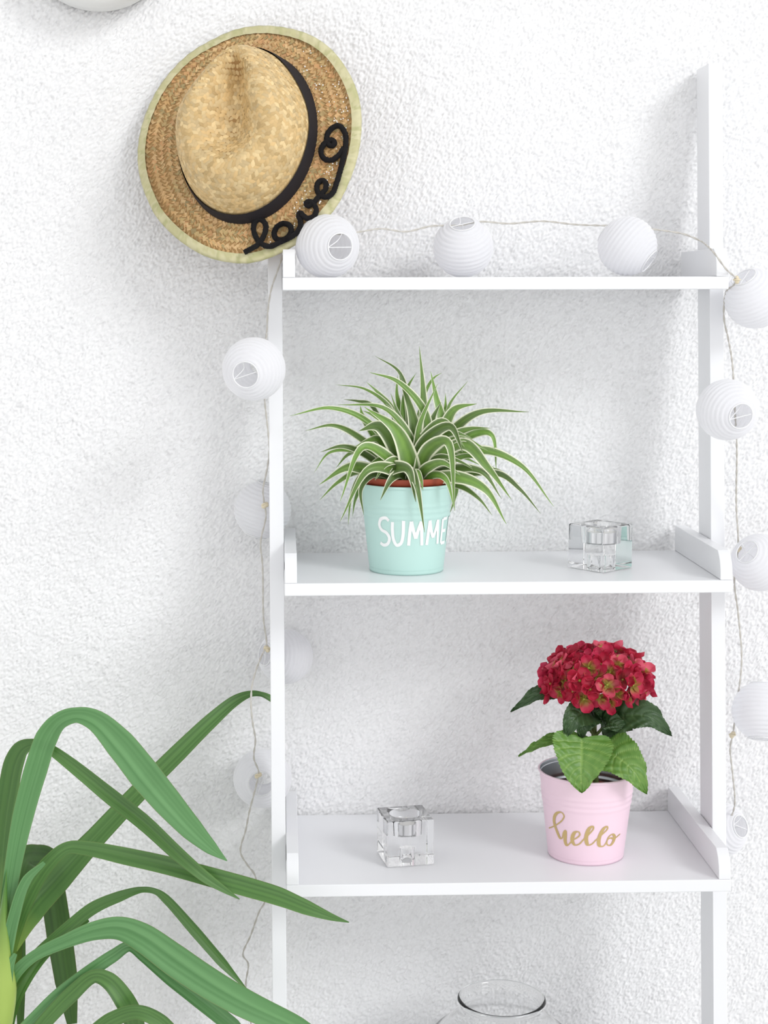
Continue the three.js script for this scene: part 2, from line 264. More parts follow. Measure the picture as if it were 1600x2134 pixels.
{
  const s = thing('string_light', 'thin grey twisted light string cable with small bulbs looping around the ladder shelf', 'string light');
  const cableMat = std(srgb(205, 201, 194), 0.45), ledMat = std(srgb(226, 214, 186), 0.3);
  const run = pts => { const c = new THREE.CatmullRomCurve3(pts.map(p => at(...p)), false, 'centripetal'), len = c.getLength(), n = Math.round(len / 0.0035), gs = [];
    for (const ph of [0, Math.PI]) { const q = []; for (let i = 0; i <= n; i++) { const p = c.getPointAt(i / n), t = c.getTangentAt(i / n), a = V(0, 0, 1).cross(t).normalize(), b = t.clone().cross(a), w = i * 0.75 + ph; q.push(p.addScaledVector(a, Math.cos(w) * 0.0007).addScaledVector(b, Math.sin(w) * 0.0007)); } gs.push(tube(q, 0.0009, n, 5)); }
    return mergeGeometries(gs); };
  const left = [[598, 500, 0.12], [590, 530, 0.125], [580, 560, 0.128], [566, 600, 0.13], [559, 640, 0.132], [556, 690, 0.14], [553, 720, 0.17], [549, 769, 0.2], [552, 840, 0.15], [559, 905, 0.135], [561, 940, 0.132], [556, 980, 0.125], [548, 1020, 0.12], [550, 1046, 0.115], [554, 1075, 0.115], [543, 1130, 0.125], [547, 1180, 0.13], [549, 1290, 0.135], [555, 1345, 0.13], [548, 1360, 0.13], [534, 1395, 0.14], [525, 1430, 0.15], [523, 1470, 0.16], [527, 1510, 0.155], [532, 1540, 0.15], [529, 1580, 0.14], [539, 1610, 0.13], [533, 1640, 0.13], [520, 1690, 0.13], [512, 1730, 0.13], [501, 1775, 0.13], [515, 1802, 0.13], [530, 1822, 0.13], [537, 1850, 0.12], [552, 1876, 0.12], [540, 1900, 0.12], [522, 1950, 0.12], [506, 1990, 0.12], [517, 2008, 0.12], [512, 2050, 0.12], [520, 2110, 0.12], [530, 2200, 0.12]];
  const top = [[690, 490, 0.15], [745, 484, 0.14], [795, 477, 0.12], [845, 483, 0.11], [900, 471, 0.1], [955, 470, 0.095], [1000, 462, 0.1], [1060, 466, 0.1], [1130, 461, 0.105], [1200, 468, 0.11], [1255, 470, 0.12], [1310, 472, 0.13], [1370, 479, 0.13], [1425, 488, 0.13], [1455, 500, 0.14], [1472, 511, 0.185], [1490, 530, 0.222], [1512, 560, 0.22], [1532, 580, 0.2], [1530, 592, 0.19], [1513, 608, 0.16], [1508, 640, 0.15], [1509, 670, 0.15], [1517, 705, 0.16], [1526, 760, 0.2], [1530, 840, 0.22], [1535, 930, 0.2], [1534, 1050, 0.17], [1538, 1141, 0.17], [1530, 1210, 0.17], [1538, 1280, 0.16], [1545, 1380, 0.15], [1533, 1480, 0.14], [1527, 1528, 0.13], [1521, 1560, 0.12], [1526, 1610, 0.12], [1530, 1680, 0.1], [1510, 1728, 0.06]];
  part('cable', run(left), cableMat, s); part('cable', run(top), cableMat, s);
  for (const [u, v, z] of [[957, 486, 0.1], [1535, 583, 0.198], [552, 1053, 0.114], [556, 1352, 0.128], [538, 1616, 0.128], [1538, 1143, 0.17], [1526, 1531, 0.13]]) {
    const g = new THREE.CapsuleGeometry(0.0035, 0.005, 4, 10); g.rotateZ(rr(-1, 1)); const k = new THREE.TorusGeometry(0.0042, 0.0014, 6, 14); k.rotateX(rr(0.8, 1.6)); const m = mergeGeometries([g, k]); const p = at(u, v, z); m.translate(p.x, p.y, p.z);
    part('led_bulb', m, ledMat, s);
  }
}

// ---------------------------------------------------------------- metal pots
const potProfile = (R, r, h) => { const f = t => r + (R - r) * t; const P = [[0, 0.002], [r - 0.006, 0.002], [r - 0.004, 0], [r, 0], [r + 0.0006, 0.003], [r + 0.0002, 0.006]];
  const N = 60; for (let i = 1; i < N; i++) { const t = i / N, y = t * h, x = f(t); let b = 0; for (const k of [0.66, 0.725, 0.79]) b += 0.0011 * Math.exp(-(((t - k) / 0.016) ** 2)); if (y > 0.006) P.push([x + b, y]); }
  return P; };
const PR = 0.0663, Pr = 0.0528, PH = 0.124;
function potSurface(phi, h, o) { const t = h / PH; let r = Pr + (PR - Pr) * t + o; for (const k of [0.66, 0.725, 0.79]) r += 0.0011 * Math.exp(-(((t - k) / 0.016) ** 2)); return V(r * Math.sin(phi), h, r * Math.cos(phi)); }
function pen(strokes, pw) {   // ribbons lying on the pot wall; strokes of [phi, h]; pw(k, t) width
  const gs = strokes.map((s, k) => { const c = new THREE.CatmullRomCurve3(s.map(([a, h]) => V(a * 0.06, h, 0)), false, 'centripetal'), n = Math.max(8, s.length * 8);
    const q = [], tg = []; for (let i = 0; i <= n; i++) { q.push(c.getPoint(i / n)); tg.push(c.getTangent(i / n)); }
    return grid(n, 2, (a, b) => { const i = Math.round(a * n), p = q[i], t = tg[i], w = pw(k, a, t) / 2; const x = p.x + -t.y * w * (b * 2 - 1), y = p.y + t.x * w * (b * 2 - 1); return potSurface(x / 0.06, y, 0.0005 + 0.0001 * k * 0.2); }); });
  return mergeGeometries(gs);
}
function makePot(name, label, cat, pos, coat) {
  const o = thing(name, label, cat, pos);
  const P = potProfile(PR, Pr, PH); P.push([PR, PH - 0.002]); P.push([PR + 0.0018, PH], [PR + 0.0022, PH + 0.0016], [PR + 0.0012, PH + 0.003], [PR - 0.0006, PH + 0.0026]);
  const pot = part('pot', lathe(P, 96), coat, o);
  const I = [[PR - 0.0006, PH + 0.0026], [PR - 0.0012, PH], [PR - 0.0014, PH - 0.004]]; const Q = potProfile(PR - 0.0014, Pr - 0.0014, PH).slice(6).reverse(); for (const q of Q) I.push(q); I.push([Pr - 0.002, 0.004], [0, 0.004]);
  const inner = part('inner_wall', lathe(I, 96), std(new THREE.Color(0.62, 0.64, 0.68), 0.32, { metalness: 0.95, side: THREE.DoubleSide }), pot, 'bare silver metal inside');
  return [o, pot];
}
const leafMat = new THREE.MeshPhysicalMaterial({ color: 0xffffff, vertexColors: true, roughness: 0.42, side: THREE.DoubleSide, transmission: 0.12, thickness: 0 });
function blade(pts, widths, N, roll, fold, colFn, cols, nl = 36) {   // long leaf along pts with given widths (metres)
  const c = new THREE.CatmullRomCurve3(pts, false, 'centripetal');
  const uN = pts.length - 1;
  const P = [], S = [], K = [], Wd = [];
  for (let i = 0; i <= nl; i++) {
    const t = i / nl, p = c.getPoint(t), tg = c.getTangent(t);
    let side = tg.clone().cross(N).normalize(); let nn = side.clone().cross(tg).normalize();
    const ro = typeof roll === 'function' ? roll(t) : roll; const s2 = side.clone().multiplyScalar(Math.cos(ro)).addScaledVector(nn, Math.sin(ro)), n2 = s2.clone().cross(tg).normalize();
    P.push(p); S.push(s2); K.push(n2); Wd.push(lerpList(widths, t));
  }
  return grid(cols.length - 1, nl, (a, b, i, j) => { const x = cols[i]; return P[j].clone().addScaledVector(S[j], x * Wd[j] / 2).addScaledVector(K[j], (Math.abs(x) - 0.4) * fold * Wd[j]); }, (a, b, i, j) => colFn(cols[i], b));
}
const soilMat = std(srgb(52, 38, 28), 1);
function soil(R, y, parent) { const g = grid(40, 10, (a, b) => { const th = a * 2 * Math.PI, r = b * R; return V(r * Math.sin(th), y + 0.004 * noise2(r * Math.sin(th) * 150, r * Math.cos(th) * 150) * (b < 1 ? 1 : 0), r * Math.cos(th)); }, null, true); part('soil', g, std(srgb(52, 38, 28), 1, { side: THREE.DoubleSide }), parent); }

// ---------------------------------------------------------------- spider plant in the mint pot on the second shelf
{
  const pc = V(0, 0, 0); { const q = at(847, 1192, 0.172); pc.set(q.x, shelfY[1] + 0.0002, 0.168); }
  const [o, pot] = makePot('potted_spider_plant', 'spider plant with white-edged leaves in a mint green metal pot lettered SUMMER', 'potted plant', pc, std(srgb(190, 224, 217), 0.42));
  const cx = x => Math.asin(Math.max(-0.999, (x - 682) / 236)), hy = (x, y) => { const ph = cx(x); return (1380 - 40 + 40 * Math.cos(ph) - y) / 4010; };
  const S = (pts) => pts.map(([x, y]) => [cx(x), hy(x, y)]);
  const let1 = [S([[572, 1060], [556, 1044], [532, 1050], [521, 1080], [530, 1110], [556, 1130], [570, 1160], [560, 1192], [538, 1200], [520, 1186]]),
    S([[590, 1068], [588, 1120], [594, 1175], [610, 1202], [632, 1192], [644, 1150], [648, 1062]]),
    S([[676, 1205], [682, 1130], [690, 1066]]), S([[690, 1066], [702, 1120], [716, 1165]]), S([[716, 1165], [730, 1110], [744, 1066]]), S([[744, 1066], [748, 1130], [752, 1204]])];
  const arc = (pts) => pts;   // the letters round the side, given directly as [angle, height]
  const hB = 0.0435, hT = 0.0785;
  const Mx = (c, w) => [[[c - w, hB], [c - w * 0.7, hT]], [[c - w * 0.7, hT], [c - w * 0.3, (hT + hB) / 2], [c, hB + 0.01]], [[c, hB + 0.01], [c + w * 0.3, (hT + hB) / 2], [c + w * 0.7, hT]], [[c + w * 0.7, hT], [c + w, hB]]];
  const Ex = (c, w) => [[[c - w, hT], [c - w, hB]], [[c - w, hT], [c + w, hT]], [[c - w, (hT + hB) / 2], [c + w * 0.7, (hT + hB) / 2]], [[c - w, hB], [c + w, hB]]];
  const Rx = (c, w) => [[[c - w, hT], [c - w, hB]], [[c - w, hT], [c + w * 0.6, hT - 0.002], [c + w * 0.8, hT - 0.009], [c + w * 0.3, hT - 0.017], [c - w, hT - 0.018]], [[c - w * 0.2, hT - 0.018], [c + w, hB]]];
  part('lettering', pen([...let1, ...Mx(0.60, 0.17), ...Ex(1.0, 0.1), ...Rx(1.36, 0.11)], () => 0.0046), std(srgb(246, 248, 248), 0.5, { side: THREE.DoubleSide }), pot, 'white hand-painted SUMMER lettering');
  part('nursery_pot', lathe([[0.045, 0.02], [0.0575, PH - 0.01], [0.0585, PH + 0.003], [0.0615, PH + 0.004], [0.062, PH + 0.012], [0.0605, PH + 0.0125], [0.058, PH + 0.0115], [0.055, PH - 0.004], [0.045, 0.025]], 72), std(srgb(166, 72, 46), 0.55, { side: THREE.DoubleSide }), o, 'terracotta red plastic nursery pot');
  soil(0.0555, PH - 0.002, o);
  const LV = [   // traced leaves: three points and width, then the depth of base-mid-tip
    [770, 520, 775, 330, 755, 60, 80, -.005, -.01, -.02], [690, 420, 640, 210, 500, 115, 38, -.02, -.03, -.04], [800, 500, 640, 270, 465, 208, 58, .02, .02, .02], [600, 440, 450, 310, 270, 280, 42, -.01, -.02, -.03],
    [720, 640, 560, 420, 285, 395, 62, .03, .03, .03], [480, 400, 400, 375, 320, 365, 30, -.03, -.04, -.04], [600, 430, 520, 330, 450, 265, 48, -.02, -.03, -.03], [470, 505, 250, 415, 10, 460, 46, -.01, 0, .01],
    [420, 590, 260, 515, 100, 545, 42, 0, .01, .02], [450, 500, 425, 450, 415, 400, 42, -.02, -.02, -.02], [640, 680, 520, 520, 410, 545, 118, .03, .035, .03], [440, 680, 310, 635, 185, 668, 46, 0, .01, .01],
    [410, 670, 240, 670, 150, 785, 28, -.01, -.01, 0], [450, 660, 350, 680, 275, 760, 48, -.01, -.02, -.02], [430, 760, 330, 760, 180, 855, 78, .02, .03, .03], [420, 780, 290, 840, 180, 945, 46, .01, .02, .02],
    [560, 690, 430, 640, 300, 950, 76, .045, .06, .07], [600, 770, 460, 770, 300, 1065, 78, .05, .07, .075], [440, 800, 370, 900, 345, 1085, 52, .02, .03, .03], [450, 830, 390, 930, 370, 1040, 38, .0, .01, .01],
    [500, 800, 420, 880, 435, 1030, 48, .04, .06, .055], [640, 800, 590, 830, 530, 945, 66, .05, .065, .07], [610, 765, 690, 770, 735, 955, 92, .05, .07, .075], [700, 770, 740, 860, 785, 1130, 66, .05, .075, .075],
    [740, 780, 765, 830, 775, 890, 38, .05, .06, .07], [700, 740, 620, 540, 440, 410, 118, .04, .045, .04], [740, 700, 720, 480, 640, 230, 104, .025, .02, .01], [740, 640, 760, 500, 860, 275, 64, .035, .03, .02],
    [880, 520, 850, 350, 820, 205, 60, 0, -.01, -.01], [660, 430, 680, 310, 735, 215, 44, -.02, -.03, -.03], [640, 420, 625, 330, 630, 225, 38, -.03, -.03, -.03], [800, 300, 840, 240, 885, 212, 22, -.03, -.03, -.03],
    [890, 520, 930, 390, 1035, 258, 32, -.01, -.02, -.03], [890, 530, 960, 420, 1085, 390, 76, 0, 0, 0], [930, 560, 1100, 440, 1385, 437, 66, 0, .01, .01], [960, 570, 1050, 535, 1165, 530, 60, .01, .01, .02],
    [780, 610, 930, 520, 1005, 670, 84, .04, .05, .06], [1080, 560, 1170, 570, 1198, 775, 54, 0, .01, .01], [740, 660, 890, 490, 1015, 640, 72, .03, .035, .04], [800, 660, 915, 610, 958, 1005, 88, .05, .075, .08],
    [1000, 620, 1150, 760, 1282, 938, 76, .03, .045, .045], [1080, 660, 1330, 740, 1528, 982, 66, .01, .02, .03], [1200, 790, 1330, 880, 1452, 1022, 44, .02, .03, .03], [1180, 770, 1250, 800, 1328, 852, 28, 0, 0, .01],
    [930, 770, 1110, 780, 1228, 937, 72, .03, .045, .045], [950, 810, 1130, 880, 1255, 1082, 78, .04, .05, .055], [970, 860, 1090, 930, 1174, 1032, 40, .02, .03, .03], [850, 800, 910, 830, 955, 990, 56, .05, .065, .065],
    [960, 860, 955, 940, 930, 1022, 34, .01, .0, .0], [940, 690, 1010, 700, 1110, 745, 44, .02, .02, .02], [870, 640, 1000, 590, 1150, 660, 56, .02, .03, .03], [860, 700, 980, 720, 1120, 800, 50, .03, .04, .04],
    [560, 720, 500, 730, 420, 800, 60, .03, .04, .045], [520, 600, 470, 600, 380, 640, 60, .01, .01, .01], [830, 600, 900, 440, 905, 330, 50, -.01, -.02, -.02], [560, 500, 500, 460, 430, 430, 50, 0, -.01, -.01],
    [650, 560, 600, 440, 560, 390, 70, .01, 0, 0], [800, 760, 890, 730, 990, 800, 66, .05, .06, .06], [620, 720, 560, 740, 500, 830, 60, .045, .055, .06], [880, 590, 960, 560, 1060, 590, 60, .01, .02, .02],
    [700, 600, 640, 470, 590, 330, 64, 0, -.01, -.02], [800, 620, 830, 480, 880, 380, 64, .01, .01, 0], [900, 740, 1040, 690, 1190, 760, 50, .02, .03, .03], [600, 600, 520, 560, 440, 500, 66, .01, .01, .01],
  ];
  const P = (x, y, dz) => at(600 + x / 2.7586, 700 + y / 2.7586, pc.z + dz).sub(pc);
  const cols = [-1, -0.84, -0.74, -0.35, 0, 0.35, 0.74, 0.84, 1];
  const m2 = 2.27 / F / 2.7586;
  LV.forEach(([bx, by, mx, my, tx, ty, w, z0, z1, z2], i) => {
    const g0 = rr(0.75, 1.2), dark = srgb(58 * g0, 94 * g0, 34 * g0), mid = srgb(120 * Math.min(1.15, g0), 156 * Math.min(1.15, g0), 70 * g0), white = srgb(240, 242, 214);
    const c = (x, t) => { const a = Math.abs(x); const gm = dark.clone().lerp(mid, 0.25 + 0.5 * Math.exp(-x * x * 6) + 0.2 * rnd()); return a > 0.83 ? white : a > 0.7 ? gm.lerp(white, 0.12) : gm; };
    const ang = rr(-0.5, 0.5), near = Math.hypot(bx - 690, by - 780);
    const pts = [V(rr(-0.012, 0.012), PH - 0.004, rr(-0.012, 0.012) + z0 * 0.3), P(bx, by, z0), P(mx, my, z1), P(tx, ty, z2)];
    const ww = [0.5, 0.8, 1, 1.0, 0.86, 0.68, 0.46, 0.24, 0.03].map(k => k * w * m2);
    part('leaf', blade(pts, ww, V(0.15, 0.45, 1).normalize(), ang, rr(0.1, 0.22), c, cols, 26), leafMat, o);
  });
}

// ---------------------------------------------------------------- hydrangea in the pink pot on the third shelf
{
  const q = at(1220, 1770, 0.193), pc = V(q.x, shelfY[2] + 0.0002, 0.193);
  const [o, pot] = makePot('potted_hydrangea', 'red flowering hydrangea in a pale pink metal pot lettered hello in gold', 'potted plant', pc, std(srgb(243, 215, 229), 0.42)); pot.scale.set(1.03, 1.0, 1.03);
  const ph = x => Math.asin(Math.max(-0.999, Math.min(0.999, (x - 722) / 338))), S = pts => pts.map(([x, y]) => { const a = ph(x); return [a - 0.07, (1819 + 112 * Math.cos(a) - y) / 5560]; });
  const hello = S([[406, 1614], [440, 1598], [480, 1570], [508, 1540], [520, 1508], [505, 1480], [476, 1482], [452, 1516], [447, 1570], [460, 1630], [486, 1700], [500, 1690], [510, 1650], [522, 1632], [522, 1680], [520, 1725], [532, 1757], [552, 1742], [576, 1712], [612, 1690], [634, 1664], [624, 1640], [598, 1644], [578, 1680], [576, 1722], [596, 1752], [630, 1742], [660, 1708], [704, 1660], [738, 1612], [735, 1592], [712, 1604], [690, 1650], [684, 1708], [700, 1750], [730, 1742], [762, 1708], [810, 1660], [852, 1612], [848, 1592], [826, 1604], [800, 1650], [786, 1712], [796, 1756], [826, 1760], [850, 1730], [866, 1684], [896, 1658], [918, 1676], [912, 1722], [886, 1752], [860, 1744], [858, 1708], [880, 1690], [920, 1694], [950, 1672], [970, 1655]]);
  part('lettering', pen([hello], (k, t, tg) => 0.0016 + 0.0034 * Math.max(0, -tg.y) ** 1.3 + 0.0006 * Math.abs(tg.y)), std(srgb(205, 178, 122), 0.38, { metalness: 0.35, side: THREE.DoubleSide }), pot, 'gold script hello lettering');
  part('nursery_pot', lathe([[0.042, 0.02], [0.050, 0.085], [0.0525, 0.087], [0.0525, 0.094], [0.0500, 0.094], [0.048, 0.082], [0.042, 0.024]], 64), std(srgb(140, 62, 42), 0.6, { side: THREE.DoubleSide }), o);
  soil(0.0485, 0.084, o);
  const P = (x, y, dz) => at(1040 + x / 4, 1320 + y / 4, pc.z + dz).sub(pc);
  part('stem', mergeGeometries([tube([V(0.016, 0.08, 0.0), P(800, 1150, 0.0), P(792, 850, 0.0), P(788, 700, 0), P(790, 560, 0)], 0.0042, 30, 10), tube([P(795, 860, 0), P(850, 800, 0.01), P(890, 740, 0.02)], 0.0022, 12, 8), tube([P(790, 850, 0), P(745, 780, 0.01), P(720, 700, 0.02)], 0.0022, 12, 8), tube([P(798, 960, 0), P(760, 900, 0.02), P(690, 885, 0.055)], 0.0022, 12, 8), tube([P(798, 960, 0), P(830, 940, 0.02), P(870, 955, 0.045)], 0.0022, 12, 8), tube([P(795, 600, 0), P(700, 560, 0.02), P(640, 520, 0.01)], 0.002, 12, 8), tube([P(795, 600, 0), P(880, 560, 0.02), P(960, 520, 0.01)], 0.002, 12, 8)]), std(srgb(92, 104, 50), 0.6), o);
  function leaf(pts, width, N, roll, light, cup = 0.12, name = 'leaf') {
    const c = new THREE.CatmullRomCurve3(pts.map(p => P(...p)), false, 'centripetal'), nl = 96, nw = 24;
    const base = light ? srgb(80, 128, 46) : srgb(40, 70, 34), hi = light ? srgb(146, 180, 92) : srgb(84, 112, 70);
    const frame = t => { const tg = c.getTangent(t); const s = tg.clone().cross(N).normalize(), n2 = s.clone().cross(tg).normalize(); return [s.clone().multiplyScalar(Math.cos(roll)).addScaledVector(n2, Math.sin(roll)), n2.clone().multiplyScalar(Math.cos(roll)).addScaledVector(s, -Math.sin(roll))]; };
    const prof = t => Math.pow(Math.sin(Math.PI * Math.pow(t, 0.62)), 0.8) * (1 - 0.25 * t) * 1.12;
    const vein = (x, t) => { const a = Math.abs(x), s = t - a * 0.26, k = s * 8 - 0.4, f = Math.abs(k - Math.round(k)); return (s > 0.02 && a > 0.02) ? Math.exp(-((f / 0.10) ** 2)) : 0; };
    const g = grid(nw, nl, (a, b) => {
      const x = a * 2 - 1, t = b, p = c.getPoint(Math.min(0.999, t)), [s, n] = frame(Math.min(0.999, t)); let w = width * prof(t) / 2;
      const saw = ((t * 24) % 1); if (Math.abs(x) > 0.9) w *= 1 + 0.075 * (1 - saw) * (t > 0.03 && t < 0.97 ? 1 : 0);
      const tw = t + 0; const h = cup * width * (x * x - 0.3) * prof(t) - 0.0016 * Math.max(vein(x, tw), Math.exp(-((x / 0.05) ** 2))) + 0.0014 * Math.cos(x * 9 + t * 30) * Math.abs(x);
      // side veins run forward: sweep the blade forward with |x|
      const sw = c.getPoint(Math.min(0.999, t)).addScaledVector(c.getTangent(Math.min(0.999, t)), -Math.abs(x) * 0.22 * width * (1 - t) * prof(t));
      return sw.addScaledVector(s, x * w).addScaledVector(n, h);
    }, (a, b) => { const x = a * 2 - 1, v = Math.max(0.9 * vein(x, b), Math.exp(-((x / 0.045) ** 2))); return base.clone().lerp(hi, 0.22 + 0.16 * noise2(x * 3, b * 7) + 0.55 * v); });
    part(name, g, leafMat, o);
  }
  const mW = 2.2 / F / 4;
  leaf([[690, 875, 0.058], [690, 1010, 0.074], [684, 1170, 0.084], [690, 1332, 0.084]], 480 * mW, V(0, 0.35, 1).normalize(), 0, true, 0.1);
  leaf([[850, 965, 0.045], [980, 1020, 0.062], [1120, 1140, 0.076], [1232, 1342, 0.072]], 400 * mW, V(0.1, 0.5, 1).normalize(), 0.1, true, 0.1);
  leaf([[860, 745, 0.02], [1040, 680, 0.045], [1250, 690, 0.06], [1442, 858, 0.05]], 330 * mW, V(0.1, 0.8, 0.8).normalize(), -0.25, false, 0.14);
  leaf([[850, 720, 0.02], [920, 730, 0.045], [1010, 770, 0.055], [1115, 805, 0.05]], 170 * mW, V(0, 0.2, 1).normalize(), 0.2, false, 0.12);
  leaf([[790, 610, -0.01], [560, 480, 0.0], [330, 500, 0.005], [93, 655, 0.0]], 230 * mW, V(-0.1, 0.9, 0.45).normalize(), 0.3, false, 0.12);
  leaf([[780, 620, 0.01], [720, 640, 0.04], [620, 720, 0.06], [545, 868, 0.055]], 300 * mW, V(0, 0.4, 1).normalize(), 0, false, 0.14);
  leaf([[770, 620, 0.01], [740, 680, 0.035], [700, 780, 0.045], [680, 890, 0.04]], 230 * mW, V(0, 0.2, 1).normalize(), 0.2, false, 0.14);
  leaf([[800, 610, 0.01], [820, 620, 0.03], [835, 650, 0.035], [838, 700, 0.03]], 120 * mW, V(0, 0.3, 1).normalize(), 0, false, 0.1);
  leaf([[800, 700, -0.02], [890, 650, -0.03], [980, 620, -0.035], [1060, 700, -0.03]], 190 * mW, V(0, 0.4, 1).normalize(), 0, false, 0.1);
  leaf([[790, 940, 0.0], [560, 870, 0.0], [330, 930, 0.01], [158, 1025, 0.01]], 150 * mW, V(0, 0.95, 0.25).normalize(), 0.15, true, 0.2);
  // flower head: florets of four petals over a dome
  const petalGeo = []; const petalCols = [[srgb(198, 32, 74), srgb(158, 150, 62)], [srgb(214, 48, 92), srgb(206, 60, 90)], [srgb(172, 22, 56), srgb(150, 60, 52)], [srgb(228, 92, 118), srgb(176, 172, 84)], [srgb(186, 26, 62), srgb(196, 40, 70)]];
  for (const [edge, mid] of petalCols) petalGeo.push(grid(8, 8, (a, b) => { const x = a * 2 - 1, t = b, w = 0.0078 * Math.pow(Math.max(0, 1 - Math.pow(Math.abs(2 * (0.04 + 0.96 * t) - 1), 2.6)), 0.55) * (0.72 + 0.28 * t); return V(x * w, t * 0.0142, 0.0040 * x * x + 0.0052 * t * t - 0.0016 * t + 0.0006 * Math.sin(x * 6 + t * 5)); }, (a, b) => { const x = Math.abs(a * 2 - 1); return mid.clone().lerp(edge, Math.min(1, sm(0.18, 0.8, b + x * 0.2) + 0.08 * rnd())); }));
  const petalMat = new THREE.MeshPhysicalMaterial({ color: 0xffffff, vertexColors: true, roughness: 0.6, side: THREE.DoubleSide, transmission: 0.18, thickness: 0 });
  const eye = new THREE.SphereGeometry(0.0017, 10, 8), eyeMat = std(srgb(150, 158, 60), 0.6);
  const dc = P(806, 400, 0), rx = 0.069, ry = 0.0435, nF = 80;
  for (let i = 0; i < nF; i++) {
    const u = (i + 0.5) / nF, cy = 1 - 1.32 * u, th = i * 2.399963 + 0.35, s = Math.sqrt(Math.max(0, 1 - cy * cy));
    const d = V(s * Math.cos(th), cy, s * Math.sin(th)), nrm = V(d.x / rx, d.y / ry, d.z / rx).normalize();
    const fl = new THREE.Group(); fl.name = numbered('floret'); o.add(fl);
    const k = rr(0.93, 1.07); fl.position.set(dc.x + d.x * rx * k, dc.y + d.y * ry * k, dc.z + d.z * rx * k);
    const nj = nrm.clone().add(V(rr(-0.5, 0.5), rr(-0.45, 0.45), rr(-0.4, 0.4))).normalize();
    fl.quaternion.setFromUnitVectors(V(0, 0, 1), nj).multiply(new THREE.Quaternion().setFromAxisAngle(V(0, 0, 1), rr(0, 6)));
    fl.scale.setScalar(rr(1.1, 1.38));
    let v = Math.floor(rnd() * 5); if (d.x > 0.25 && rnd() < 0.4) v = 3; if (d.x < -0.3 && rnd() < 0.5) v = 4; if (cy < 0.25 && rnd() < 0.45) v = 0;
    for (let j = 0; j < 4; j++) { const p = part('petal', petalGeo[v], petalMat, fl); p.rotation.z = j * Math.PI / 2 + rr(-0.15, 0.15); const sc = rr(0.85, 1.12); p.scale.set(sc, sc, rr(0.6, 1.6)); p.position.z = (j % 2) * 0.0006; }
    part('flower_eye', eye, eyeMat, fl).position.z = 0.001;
  }
}

// ---------------------------------------------------------------- glass tealight holders, tealights
const glass = phys(0xffffff, 0.02, { transmission: 1, thickness: 0.04, ior: 1.47, attenuationColor: new THREE.Color(0.98, 0.995, 0.99), attenuationDistance: 0.8 });
const ev = new Evaluator(); ev.attributes = ['position', 'normal'];
function holder(u, v, z, size, h, turn, shelf, label) {
  const q = at(u, v, z), y = shelfY[shelf] + 0.0003;
  let b = new Brush(new RoundedBoxGeometry(size, h, size, 3, 0.0025)); b.updateMatrixWorld();
  const cut = (r1, r2, d, yc) => { const c = new Brush(new THREE.CylinderGeometry(r1, r2, d, 48)); c.position.y = yc; c.updateMatrixWorld(); const n = ev.evaluate(b, c, SUBTRACTION); n.updateMatrixWorld(); b = n; };
  cut(0.0235, 0.0215, 0.034, h / 2 - 0.010); cut(0.011, 0.012, 0.022, -h / 2 + 0.0095);
  const g = b.geometry.clone(); g.translate(0, h / 2, 0);
  const m = part('tealight_holder', g, glass, scene); m.position.set(q.x, y, z); m.rotation.y = turn;
  m.userData = { label, category: 'candle holder' };
  return V(q.x, y + h - 0.027 + 0.0002, z);
}
function tealight(p, label) {
  const o = thing('tealight', label, 'candle', p);
  part('cup', lathe([[0, 0], [0.0188, 0], [0.0192, 0.001], [0.0194, 0.0155], [0.0199, 0.016], [0.0194, 0.0164], [0.0188, 0.0158], [0.0186, 0.0015], [0, 0.0015]], 48), std(new THREE.Color(0.8, 0.8, 0.82), 0.3, { metalness: 0.9, side: THREE.DoubleSide }), o, 'thin aluminium cup');
  part('wax', lathe([[0, 0.0016], [0.0184, 0.0016], [0.0184, 0.0132], [0.016, 0.0136], [0.004, 0.0142], [0, 0.0144]], 40), phys(srgb(244, 243, 240), 0.5, { transmission: 0.1, thickness: 0 }), o);
  part('wick', tube([V(0, 0.014, 0), V(0.0006, 0.018, 0.0003), V(0.0016, 0.021, 0)], 0.0006, 8, 6), std(srgb(225, 220, 210), 0.9), o);
}
tealight(holder(1250, 1168, 0.165, 0.066, 0.064, 0.70, 1, 'clear glass block tealight holder standing at the right of the second shelf'), 'white tealight in the glass holder on the second shelf');
tealight(holder(844, 1765, 0.205, 0.069, 0.067, 0.16, 2, 'clear glass block tealight holder standing at the left of the third shelf'), 'white tealight in the glass holder on the third shelf');

